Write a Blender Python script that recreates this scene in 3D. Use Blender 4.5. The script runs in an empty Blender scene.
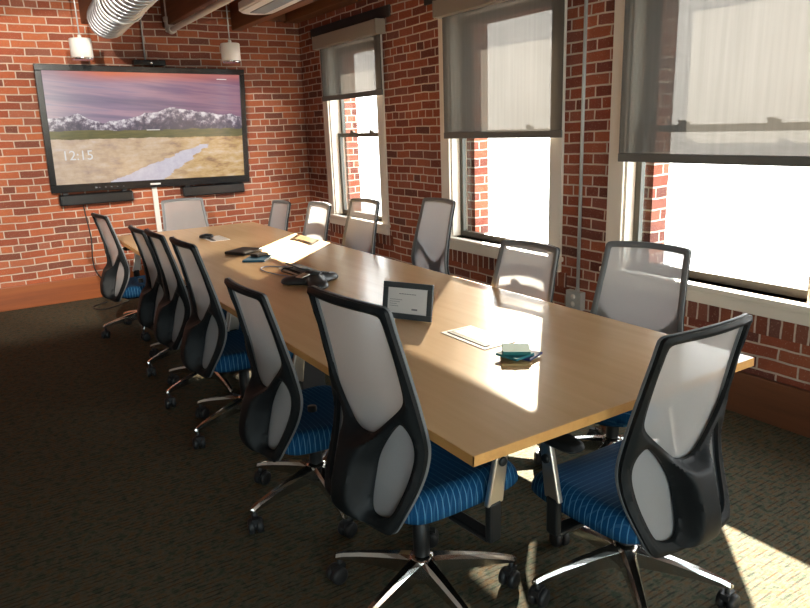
import bpy, bmesh, math, random
import numpy as np
from mathutils import Vector, Matrix

scene = bpy.context.scene
COL = scene.collection
random.seed(7)
R = math.radians

# ------------------------------------------------------------------ setting constants (metres)
XW = 3.32          # inner face of the window wall
XO = 3.61          # outer face of the window wall
YF = 7.33          # inner face of the far wall
XL = -3.3          # left wall
YB = -3.2          # wall behind the viewer
ZC = 2.98          # ceiling deck
TT = 0.74          # table top height

# ------------------------------------------------------------------ node helpers
def new_mat(name):
    m = bpy.data.materials.new(name)
    m.use_nodes = True
    nt = m.node_tree
    nt.nodes.clear()
    out = nt.nodes.new('ShaderNodeOutputMaterial')
    return m, nt, out

def N(nt, kind, **kw):
    n = nt.nodes.new(kind)
    for k, v in kw.items():
        if k in ('ins',):
            for i, val in v.items():
                n.inputs[i].default_value = val
        else:
            setattr(n, k, v)
    return n

def L(nt, a, b):
    nt.links.new(a, b)

def math_node(nt, op, a=None, b=None, c=None, clamp=False):
    n = nt.nodes.new('ShaderNodeMath')
    n.operation = op
    n.use_clamp = clamp
    for i, v in enumerate((a, b, c)):
        if v is None:
            continue
        if isinstance(v, (int, float)):
            n.inputs[i].default_value = v
        else:
            nt.links.new(v, n.inputs[i])
    return n.outputs[0]

def mix_col(nt, fac, a, b, blend='MIX'):
    n = nt.nodes.new('ShaderNodeMix')
    n.data_type = 'RGBA'
    n.blend_type = blend
    for sock, v in ((n.inputs[0], fac), (n.inputs[6], a), (n.inputs[7], b)):
        if isinstance(v, (int, float)):
            sock.default_value = v
        elif isinstance(v, (tuple, list)):
            sock.default_value = (*v, 1.0) if len(v) == 3 else v
        else:
            nt.links.new(v, sock)
    return n.outputs[2]

def ramp(nt, fac, stops, interp='LINEAR'):
    n = nt.nodes.new('ShaderNodeValToRGB')
    n.color_ramp.interpolation = interp
    el = n.color_ramp.elements
    while len(el) < len(stops):
        el.new(0.5)
    for e, (p, c) in zip(el, stops):
        e.position = p
        e.color = (*c, 1.0) if len(c) == 3 else c
    nt.links.new(fac, n.inputs[0])
    return n.outputs[0]

def bsdf(nt, out, color=None, rough=0.5, metal=0.0, spec=0.5, normal=None, coat=0.0):
    b = nt.nodes.new('ShaderNodeBsdfPrincipled')
    if color is not None:
        if isinstance(color, (tuple, list)):
            b.inputs['Base Color'].default_value = (*color, 1.0)
        else:
            nt.links.new(color, b.inputs['Base Color'])
    if isinstance(rough, (int, float)):
        b.inputs['Roughness'].default_value = rough
    else:
        nt.links.new(rough, b.inputs['Roughness'])
    b.inputs['Metallic'].default_value = metal
    b.inputs['Specular IOR Level'].default_value = spec
    b.inputs['Coat Weight'].default_value = coat
    if normal is not None:
        nt.links.new(normal, b.inputs['Normal'])
    if out is not None:
        nt.links.new(b.outputs[0], out.inputs[0])
    return b

def noise(nt, vec, scale, detail=3.0, rough=0.55, dim='3D'):
    n = nt.nodes.new('ShaderNodeTexNoise')
    n.inputs['Scale'].default_value = scale
    n.inputs['Detail'].default_value = detail
    n.inputs['Roughness'].default_value = rough
    if vec is not None:
        nt.links.new(vec, n.inputs['Vector'])
    return n

def obj_coord(nt):
    return nt.nodes.new('ShaderNodeTexCoord').outputs['Object']

def sep(nt, v):
    n = nt.nodes.new('ShaderNodeSeparateXYZ')
    nt.links.new(v, n.inputs[0])
    return n.outputs

def comb(nt, x=0.0, y=0.0, z=0.0):
    n = nt.nodes.new('ShaderNodeCombineXYZ')
    for i, v in enumerate((x, y, z)):
        if isinstance(v, (int, float)):
            n.inputs[i].default_value = v
        else:
            nt.links.new(v, n.inputs[i])
    return n.outputs[0]

def bump(nt, h, strength=0.3, dist=0.01):
    n = nt.nodes.new('ShaderNodeBump')
    n.inputs['Strength'].default_value = strength
    n.inputs['Distance'].default_value = dist
    nt.links.new(h, n.inputs['Height'])
    return n.outputs[0]

def plain(name, color, rough=0.5, metal=0.0, spec=0.5, var=0.08, scale=30.0, bumps=0.0):
    """A procedural one-tone material with a little natural unevenness."""
    m, nt, out = new_mat(name)
    oc = obj_coord(nt)
    n = noise(nt, oc, scale, 3.0)
    dark = tuple(c * (1 - var) for c in color)
    lite = tuple(min(1, c * (1 + var)) for c in color)
    c = mix_col(nt, n.outputs[0], dark, lite)
    nor = bump(nt, n.outputs[0], bumps, 0.002) if bumps else None
    bsdf(nt, out, c, rough, metal, spec, nor)
    return m

# ------------------------------------------------------------------ materials
def brick_material(name, tint=(1, 1, 1), soldier=False):
    m, nt, out = new_mat(name)
    oc = obj_coord(nt)
    s = sep(nt, oc)
    u = math_node(nt, 'ADD', s[0], s[1])
    wob = noise(nt, oc, 9.0, 3.0)
    wob2 = noise(nt, oc, 2.3, 2.0)
    du = math_node(nt, 'MULTIPLY_ADD', wob.outputs[0], 0.016, -0.008)
    dv = math_node(nt, 'MULTIPLY_ADD', wob2.outputs[0], 0.024, -0.012)
    dv2 = math_node(nt, 'MULTIPLY_ADD', wob.outputs[0], 0.010, -0.005)
    u = math_node(nt, 'ADD', u, du)
    v = math_node(nt, 'ADD', math_node(nt, 'ADD', s[2], dv), dv2)
    vec = comb(nt, v, u, 0.0) if soldier else comb(nt, u, v, 0.0)
    b = N(nt, 'ShaderNodeTexBrick', offset=0.0 if soldier else 0.5, offset_frequency=2, squash=1.0 if soldier else 0.5, squash_frequency=8)
    b.inputs['Color1'].default_value = (0, 0, 0, 1)
    b.inputs['Color2'].default_value = (1, 1, 1, 1)
    b.inputs['Mortar'].default_value = (0.5, 0.5, 0.5, 1)
    b.inputs['Scale'].default_value = 1.0
    b.inputs['Mortar Size'].default_value = 0.0064
    b.inputs['Mortar Smooth'].default_value = 0.35
    b.inputs['Bias'].default_value = 0.0
    b.inputs['Brick Width'].default_value = 0.212 if not soldier else 0.2
    b.inputs['Row Height'].default_value = 0.0677
    L(nt, vec, b.inputs['Vector'])
    bw = nt.nodes.new('ShaderNodeRGBToBW')
    L(nt, b.outputs['Color'], bw.inputs[0])
    T = lambda c: tuple(a * t for a, t in zip(c, tint))
    bc = ramp(nt, bw.outputs[0], [(0.0, T((0.13, 0.052, 0.040))), (0.10, T((0.20, 0.058, 0.038))), (0.3, T((0.30, 0.075, 0.040))),
                                 (0.52, T((0.40, 0.105, 0.048))), (0.74, T((0.47, 0.140, 0.062))), (0.9, T((0.36, 0.120, 0.075))), (1.0, T((0.22, 0.085, 0.062)))])
    blot = noise(nt, oc, 24.0, 5.0, 0.65)
    bc = mix_col(nt, math_node(nt, 'MULTIPLY', blot.outputs[0], 0.55), bc, T((0.20, 0.055, 0.035)))
    speck = noise(nt, oc, 120.0, 2.0)
    bc = mix_col(nt, ramp(nt, speck.outputs[0], [(0.60, (0, 0, 0)), (0.72, (0.5, 0.5, 0.5))]), bc, (0.46, 0.30, 0.22))
    mort = mix_col(nt, blot.outputs[0], (0.50, 0.385, 0.30), (0.74, 0.61, 0.50))
    stain = noise(nt, oc, 1.1, 3.0)
    big = ramp(nt, stain.outputs[0], [(0.35, (0.80, 0.78, 0.78)), (0.65, (1.06, 1.04, 1.02))])
    c = mix_col(nt, b.outputs['Fac'], bc, mort)
    c = mix_col(nt, 1.0, c, big, 'MULTIPLY')
    h = math_node(nt, 'SUBTRACT', math_node(nt, 'MULTIPLY', blot.outputs[0], 0.35), b.outputs['Fac'])
    bsdf(nt, out, c, 0.85, 0, 0.25, bump(nt, h, 0.75, 0.010))
    return m

def wood_material(name, c1, c2, c3, axis=1, scale=1.0, rough=0.5, spec=0.5, ring=0.0, grain=0.35):
    m, nt, out = new_mat(name)
    oc = obj_coord(nt)
    mp = nt.nodes.new('ShaderNodeMapping')
    sc = [14.0 * scale, 14.0 * scale, 14.0 * scale]
    sc[axis] = 0.9 * scale
    mp.inputs['Scale'].default_value = sc
    L(nt, oc, mp.inputs[0])
    n1 = noise(nt, mp.outputs[0], 1.6, 5.0, 0.6)
    n2 = noise(nt, mp.outputs[0], 9.0, 4.0, 0.6)
    c = ramp(nt, n1.outputs[0], [(0.25, c1), (0.5, c2), (0.78, c3)])
    c = mix_col(nt, math_node(nt, 'MULTIPLY', n2.outputs[0], grain), c, c1)
    bsdf(nt, out, c, rough, 0, spec, bump(nt, n2.outputs[0], 0.06, 0.002))
    return m

def carpet_material():
    m, nt, out = new_mat('carpet_loop_pile')
    oc = obj_coord(nt)
    s = sep(nt, oc)
    # rows of short dark dashes that run across the room, on a mottled olive, teal and tan ground
    wob = noise(nt, oc, 6.0, 2.0)
    y = math_node(nt, 'ADD', s[1], math_node(nt, 'MULTIPLY', wob.outputs[0], 0.014))
    row = math_node(nt, 'MULTIPLY', y, 1.0 / 0.023)
    rowf = math_node(nt, 'FRACT', row)
    rowi = math_node(nt, 'FLOOR', row)
    wn = N(nt, 'ShaderNodeTexWhiteNoise', noise_dimensions='1D')
    L(nt, rowi, wn.inputs['W'])
    xs = math_node(nt, 'ADD', math_node(nt, 'MULTIPLY', s[0], 1.0 / 0.085), math_node(nt, 'MULTIPLY', wn.outputs[0], 7.0))
    nz = noise(nt, comb(nt, xs, rowi, 0.0), 1.0, 1.0)
    dash = math_node(nt, 'MULTIPLY_ADD', nz.outputs[0], 9.0, -3.9, clamp=True)
    line = math_node(nt, 'LESS_THAN', rowf, 0.27)
    fac = math_node(nt, 'MULTIPLY', math_node(nt, 'MULTIPLY', dash, line), 0.85)
    fl = noise(nt, comb(nt, math_node(nt, 'MULTIPLY', s[0], 38.0), math_node(nt, 'MULTIPLY', s[1], 110.0), 0.0), 1.0, 3.0, 0.7)
    fl2 = noise(nt, oc, 30.0, 2.0)
    ground = ramp(nt, fl.outputs[0], [(0.26, (0.033, 0.038, 0.030)), (0.40, (0.078, 0.074, 0.052)), (0.52, (0.123, 0.102, 0.069)), (0.62, (0.066, 0.080, 0.067)), (0.76, (0.156, 0.111, 0.067))])
    tint = ramp(nt, fl2.outputs[0], [(0.34, (0.55, 0.72, 0.66)), (0.5, (1, 1, 1)), (0.66, (1.12, 0.84, 0.62))])
    ground = mix_col(nt, 1.0, ground, tint, 'MULTIPLY')
    dcol = ramp(nt, fl2.outputs[0], [(0.40, (0.028, 0.030, 0.024)), (0.60, (0.075, 0.042, 0.022))])
    c = mix_col(nt, fac, ground, dcol)
    h = math_node(nt, 'SUBTRACT', fl.outputs[0], math_node(nt, 'MULTIPLY', fac, 0.6))
    bsdf(nt, out, c, 0.95, 0, 0.1, bump(nt, h, 0.5, 0.006))
    return m

def seat_material():
    m, nt, out = new_mat('blue_patterned_upholstery')
    oc = obj_coord(nt)
    s = sep(nt, oc)
    x2 = math_node(nt, 'MULTIPLY', s[0], s[0])
    t = math_node(nt, 'ADD', s[1], math_node(nt, 'MULTIPLY', x2, 0.55))
    a = math_node(nt, 'FRACT', math_node(nt, 'MULTIPLY', t, 1.0 / 0.021))
    la = math_node(nt, 'LESS_THAN', math_node(nt, 'ABSOLUTE', math_node(nt, 'SUBTRACT', a, 0.5)), 0.075)
    d = math_node(nt, 'ADD', math_node(nt, 'MULTIPLY', s[1], 0.55), math_node(nt, 'MULTIPLY', s[0], 0.85))
    bfr = math_node(nt, 'FRACT', math_node(nt, 'MULTIPLY', d, 1.0 / 0.019))
    lb = math_node(nt, 'LESS_THAN', math_node(nt, 'ABSOLUTE', math_node(nt, 'SUBTRACT', bfr, 0.5)), 0.09)
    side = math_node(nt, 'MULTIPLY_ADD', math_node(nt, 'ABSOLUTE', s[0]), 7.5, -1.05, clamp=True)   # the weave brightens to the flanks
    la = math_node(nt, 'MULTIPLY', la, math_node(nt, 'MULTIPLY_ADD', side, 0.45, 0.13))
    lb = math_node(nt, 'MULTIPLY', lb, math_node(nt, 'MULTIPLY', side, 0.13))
    lines = math_node(nt, 'MAXIMUM', la, lb)
    fine = noise(nt, oc, 260.0, 2.0)
    base = mix_col(nt, fine.outputs[0], (0.002, 0.035, 0.100), (0.004, 0.064, 0.170))
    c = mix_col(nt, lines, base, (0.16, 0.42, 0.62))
    bsdf(nt, out, c, 0.7, 0, 0.15, bump(nt, fine.outputs[0], 0.15, 0.001))
    return m

def mesh_fabric():
    m, nt, out = new_mat('grey_mesh_fabric')
    oc = obj_coord(nt)
    w = noise(nt, oc, 150.0, 2.0)
    c = mix_col(nt, w.outputs[0], (0.40, 0.385, 0.38), (0.51, 0.495, 0.49))
    d = nt.nodes.new('ShaderNodeBsdfDiffuse')
    t = nt.nodes.new('ShaderNodeBsdfTranslucent')
    L(nt, c, d.inputs[0]); L(nt, c, t.inputs[0])
    m1 = nt.nodes.new('ShaderNodeMixShader'); m1.inputs[0].default_value = 0.27
    L(nt, d.outputs[0], m1.inputs[1]); L(nt, t.outputs[0], m1.inputs[2])
    tr = nt.nodes.new('ShaderNodeBsdfTransparent')
    m2 = nt.nodes.new('ShaderNodeMixShader')
    hole = math_node(nt, 'MULTIPLY_ADD', w.outputs[0], 0.16, 0.14)
    L(nt, hole, m2.inputs[0])
    L(nt, m1.outputs[0], m2.inputs[1]); L(nt, tr.outputs[0], m2.inputs[2])
    L(nt, m2.outputs[0], out.inputs[0])
    return m

def shade_fabric():
    m, nt, out = new_mat('sunscreen_shade_fabric')
    oc = obj_coord(nt)
    s = sep(nt, oc)
    st = noise(nt, comb(nt, 0.0, math_node(nt, 'MULTIPLY', s[1], 38.0), math_node(nt, 'MULTIPLY', s[2], 1.2)), 1.0, 3.0)
    grain = noise(nt, comb(nt, 0.0, math_node(nt, 'MULTIPLY', s[1], 420.0), math_node(nt, 'MULTIPLY', s[2], 160.0)), 1.0, 2.0)
    c = mix_col(nt, st.outputs[0], (0.105, 0.098, 0.088), (0.145, 0.135, 0.122))
    d = nt.nodes.new('ShaderNodeBsdfDiffuse')
    t = nt.nodes.new('ShaderNodeBsdfTranslucent')
    L(nt, c, d.inputs[0]); L(nt, c, t.inputs[0])
    m1 = nt.nodes.new('ShaderNodeMixShader'); m1.inputs[0].default_value = 0.10
    L(nt, d.outputs[0], m1.inputs[1]); L(nt, t.outputs[0], m1.inputs[2])
    tr = nt.nodes.new('ShaderNodeBsdfTransparent')
    tr.inputs[0].default_value = (1.0, 0.92, 0.84, 1)
    m2 = nt.nodes.new('ShaderNodeMixShader')
    hole = math_node(nt, 'ADD', math_node(nt, 'MULTIPLY', grain.outputs[0], 0.05), math_node(nt, 'MULTIPLY_ADD', st.outputs[0], 0.03, SHADE_OPEN - 0.04))
    L(nt, hole, m2.inputs[0])
    L(nt, m1.outputs[0], m2.inputs[1]); L(nt, tr.outputs[0], m2.inputs[2])
    L(nt, m2.outputs[0], out.inputs[0])
    return m

def glass_material():
    m, nt, out = new_mat('window_glass')
    tr = nt.nodes.new('ShaderNodeBsdfTransparent')
    tr.inputs[0].default_value = (0.96, 0.98, 0.97, 1)
    gl = nt.nodes.new('ShaderNodeBsdfGlossy')
    gl.inputs['Roughness'].default_value = 0.02
    lw = nt.nodes.new('ShaderNodeLayerWeight'); lw.inputs['Blend'].default_value = 0.5
    fres = math_node(nt, 'MULTIPLY_ADD', math_node(nt, 'POWER', lw.outputs['Facing'], 5.0), 0.6, 0.05)
    mx = nt.nodes.new('ShaderNodeMixShader')
    L(nt, fres, mx.inputs[0])
    L(nt, tr.outputs[0], mx.inputs[1]); L(nt, gl.outputs[0], mx.inputs[2])
    L(nt, mx.outputs[0], out.inputs[0])
    return m

def screen_material(w, h):
    """Lock-screen landscape: sunset sky, snowy range, green tree line, golden grass, pale river."""
    m, nt, out = new_mat('screen_landscape')
    oc = obj_coord(nt)
    s = sep(nt, oc)
    u = math_node(nt, 'DIVIDE', s[0], w)          # 0..1 left to right
    v = math_node(nt, 'DIVIDE', s[2], h)          # 0..1 bottom to top
    uv = comb(nt, u, v, 0.0)
    # sky
    sk = noise(nt, comb(nt, math_node(nt, 'MULTIPLY_ADD', v, 1.6, math_node(nt, 'MULTIPLY', u, 1.3)), math_node(nt, 'MULTIPLY_ADD', u, 1.4, math_node(nt, 'MULTIPLY', v, 10.0)), 0.3), 1.0, 4.0, 0.6)
    skc = ramp(nt, sk.outputs[0], [(0.30, (0.10, 0.07, 0.14)), (0.42, (0.25, 0.15, 0.24)), (0.52, (0.50, 0.27, 0.32)), (0.60, (0.26, 0.19, 0.30)), (0.70, (0.62, 0.24, 0.16))])
    left = ramp(nt, u, [(0.0, (0.42, 0.42, 0.46)), (0.35, (0.30, 0.24, 0.34)), (0.8, (0.16, 0.06, 0.12))])
    skc = mix_col(nt, 0.45, skc, left)
    topglow = math_node(nt, 'MULTIPLY_ADD', v, 11.0, -9.9, clamp=True)
    skc = mix_col(nt, math_node(nt, 'MULTIPLY', topglow, ramp(nt, u, [(0.05, (0.2, 0.2, 0.2)), (0.3, (1, 1, 1)), (0.85, (0.5, 0.5, 0.5))])), skc, (0.72, 0.17, 0.07))
    # mountains
    rn = noise(nt, comb(nt, math_node(nt, 'MULTIPLY', u, 6.0), 0.0, 0.0), 1.0, 5.0, 0.6)
    peak = ramp(nt, u, [(0.0, (0.58, 0.58, 0.58)), (0.14, (0.62, 0.62, 0.62)), (0.25, (0.52, 0.52, 0.52)), (0.42, (0.60, 0.60, 0.60)), (0.62, (0.67, 0.67, 0.67)), (0.8, (0.63, 0.63, 0.63)), (1.0, (0.58, 0.58, 0.58))])
    ridge = math_node(nt, 'ADD', peak, math_node(nt, 'MULTIPLY_ADD', rn.outputs[0], 0.15, -0.065))
    mt = math_node(nt, 'LESS_THAN', v, ridge)
    mn = noise(nt, comb(nt, math_node(nt, 'MULTIPLY', u, 30.0), math_node(nt, 'MULTIPLY', v, 16.0), 0.0), 1.0, 5.0, 0.65)
    hgt = math_node(nt, 'SUBTRACT', ridge, v)
    snow = math_node(nt, 'ADD', mn.outputs[0], math_node(nt, 'MULTIPLY', hgt, -1.5))
    mc = ramp(nt, snow, [(0.28, (0.07, 0.06, 0.09)), (0.40, (0.15, 0.12, 0.16)), (0.47, (0.42, 0.37, 0.42)), (0.56, (0.78, 0.74, 0.76))])
    c = mix_col(nt, mt, skc, mc)
    # tree line and meadow
    tn = noise(nt, comb(nt, math_node(nt, 'MULTIPLY', u, 14.0), math_node(nt, 'MULTIPLY', v, 40.0), 0.0), 1.0, 4.0)
    tree = math_node(nt, 'LESS_THAN', v, math_node(nt, 'MULTIPLY_ADD', tn.outputs[0], 0.05, 0.455))
    c = mix_col(nt, tree, c, mix_col(nt, tn.outputs[0], (0.03, 0.045, 0.02), (0.24, 0.20, 0.06)))
    gn = noise(nt, comb(nt, math_node(nt, 'MULTIPLY', u, 9.0), math_node(nt, 'MULTIPLY', v, 14.0), 2.0), 1.0, 5.0, 0.65)
    field = math_node(nt, 'LESS_THAN', v, math_node(nt, 'MULTIPLY_ADD', gn.outputs[0], 0.04, 0.385))
    fc = ramp(nt, gn.outputs[0], [(0.28, (0.20, 0.10, 0.05)), (0.40, (0.42, 0.24, 0.10)), (0.50, (0.62, 0.40, 0.16)), (0.60, (0.70, 0.50, 0.30)), (0.72, (0.74, 0.62, 0.54))])
    haze = ramp(nt, u, [(0.0, (0.62, 0.62, 0.62)), (0.55, (0.38, 0.38, 0.38)), (0.72, (0.05, 0.05, 0.05)), (1.0, (0, 0, 0))])
    fc = mix_col(nt, haze, fc, mix_col(nt, mn.outputs[0], (0.34, 0.24, 0.19), (0.88, 0.76, 0.68)))
    c = mix_col(nt, field, c, fc)
    # river winding from the lower middle to the right
    cx = math_node(nt, 'ADD', math_node(nt, 'MULTIPLY_ADD', v, 1.15, 0.40), math_node(nt, 'MULTIPLY_ADD', gn.outputs[0], 0.16, -0.08))
    wid = math_node(nt, 'MULTIPLY_ADD', v, -0.32, 0.135)
    rv = math_node(nt, 'LESS_THAN', math_node(nt, 'ABSOLUTE', math_node(nt, 'SUBTRACT', u, cx)), wid)
    rv = math_node(nt, 'MULTIPLY', rv, math_node(nt, 'LESS_THAN', v, 0.33))
    c = mix_col(nt, rv, c, mix_col(nt, mn.outputs[0], (0.45, 0.40, 0.50), (0.78, 0.74, 0.78)))
    b = bsdf(nt, out, (0.02, 0.02, 0.022), 0.16, 0, 0.5)
    L(nt, c, b.inputs['Emission Color'])
    b.inputs['Emission Strength'].default_value = SCREEN_GAIN
    return m

SHADE_OPEN = 0.050
SCREEN_GAIN = 0.63
M = {}
M['brick_far'] = brick_material('brick_far_wall', (1.22, 1.26, 1.15))
M['brick'] = brick_material('brick_window_wall', (0.92, 0.90, 0.92))
M['soldier'] = brick_material('brick_soldier_course', (0.72, 0.80, 0.85), soldier=True)
M['carpet'] = carpet_material()
M['plaster'] = plain('painted_plaster', (0.72, 0.69, 0.64), 0.85, var=0.05, scale=6)
M['maple'] = wood_material('maple_veneer', (0.70, 0.455, 0.225), (0.75, 0.495, 0.258), (0.79, 0.535, 0.285), 1, 0.9, 0.24, 0.5, grain=0.10)
M['maple_edge'] = wood_material('maple_edge_band', (0.52, 0.255, 0.075), (0.62, 0.32, 0.10), (0.68, 0.37, 0.13), 1, 1.4, 0.4)
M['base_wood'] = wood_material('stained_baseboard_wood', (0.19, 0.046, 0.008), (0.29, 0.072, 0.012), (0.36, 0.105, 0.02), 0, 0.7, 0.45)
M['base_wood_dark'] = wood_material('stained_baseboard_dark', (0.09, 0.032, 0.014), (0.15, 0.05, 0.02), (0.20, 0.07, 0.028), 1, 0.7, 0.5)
M['joist'] = wood_material('old_timber', (0.09, 0.034, 0.014), (0.19, 0.070, 0.025), (0.28, 0.115, 0.042), 1, 0.5, 0.6)
M['deck'] = wood_material('ceiling_planks', (0.10, 0.038, 0.016), (0.20, 0.08, 0.030), (0.28, 0.12, 0.045), 1, 0.5, 0.7)
M['trim'] = plain('cream_paint', (0.80, 0.71, 0.60), 0.45, var=0.03, scale=8)
M['bronze'] = plain('dark_bronze_sash', (0.085, 0.068, 0.048), 0.45)
M['steel'] = plain('black_steel', (0.022, 0.022, 0.024), 0.55)
M['black'] = plain('black_plastic', (0.008, 0.009, 0.010), 0.46, spec=.35, var=0.12, scale=60)
M['shell'] = plain('black_back_shell', (0.0065, 0.0078, 0.0088), 0.55, spec=.25, var=0.1, scale=80)
M['rim'] = plain('grey_rim_plastic', (0.15, 0.155, 0.16), 0.42, var=0.05)
M['rubber'] = plain('caster_rubber', (0.014, 0.014, 0.015), 0.5)
M['chrome'] = plain('polished_aluminium', (0.62, 0.61, 0.59), 0.16, 1.0, var=0.02)
M['silver'] = plain('brushed_silver', (0.66, 0.62, 0.56), 0.34, 1.0, var=0.05, scale=90)
M['galv'] = plain('galvanised_duct', (0.17, 0.17, 0.19), 0.36, 1.0, var=0.12, scale=14)
M['rib'] = plain('bright_duct_rib', (0.50, 0.50, 0.51), 0.32, 0.9, var=0.04)
M['conduit'] = plain('galvanised_conduit', (0.52, 0.53, 0.52), 0.42, 0.35, var=0.08)
M['white'] = plain('white_enamel', (0.80, 0.77, 0.72), 0.4, var=0.03)
M['pipe'] = plain('painted_pipe', (0.62, 0.57, 0.50), 0.5, var=0.1)
M['grey_lamp'] = plain('lamp_louvre', (0.30, 0.32, 0.34), 0.45)
M['tv'] = plain('tv_bezel', (0.010, 0.010, 0.011), 0.22)
M['tv_side'] = plain('tv_side_touch_frame', (0.16, 0.17, 0.18), 0.3)
M['cord'] = plain('dark_cable', (0.02, 0.018, 0.016), 0.5)
M['grey_cord'] = plain('grey_blue_cable', (0.30, 0.33, 0.42), 0.45)
M['frame'] = plain('dark_slate_frame', (0.045, 0.056, 0.060), 0.4, var=0.15, scale=50)
M['paper'] = plain('white_paper', (0.74, 0.73, 0.71), 0.7, var=0.02)
M['ink'] = plain('grey_print', (0.20, 0.20, 0.22), 0.7)
M['plate'] = plain('white_hatch_plate', (0.80, 0.76, 0.70), 0.4, var=0.02)
M['teal'] = plain('teal_paper', (0.018, 0.175, 0.17), 0.65, var=0.06)
M['teal_dark'] = plain('deep_teal_paper', (0.008, 0.145, 0.175), 0.65, var=0.06)
M['navy'] = plain('navy_paper', (0.03, 0.045, 0.14), 0.65, var=0.06)
M['tan'] = plain('tan_paper', (0.42, 0.28, 0.11), 0.7, var=0.06)
M['blue_pad'] = plain('blue_cover', (0.02, 0.15, 0.26), 0.5, var=0.06)
M['leather'] = plain('dark_brown_cover', (0.035, 0.027, 0.022), 0.5, var=0.2, scale=70, bumps=0.2)
M['phone'] = plain('charcoal_phone', (0.022, 0.023, 0.025), 0.32, var=0.1)
M['seat'] = seat_material()
M['mesh'] = mesh_fabric()
M['shade'] = shade_fabric()
M['shade_box'] = plain('taupe_valance', (0.29, 0.24, 0.19), 0.55, var=0.03)
M['hem'] = plain('taupe_hem', (0.135, 0.13, 0.118), 0.6)
M['glass'] = glass_material()
M['lintel'] = plain('painted_steel_lintel', (0.025, 0.024, 0.023), 0.55)

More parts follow.
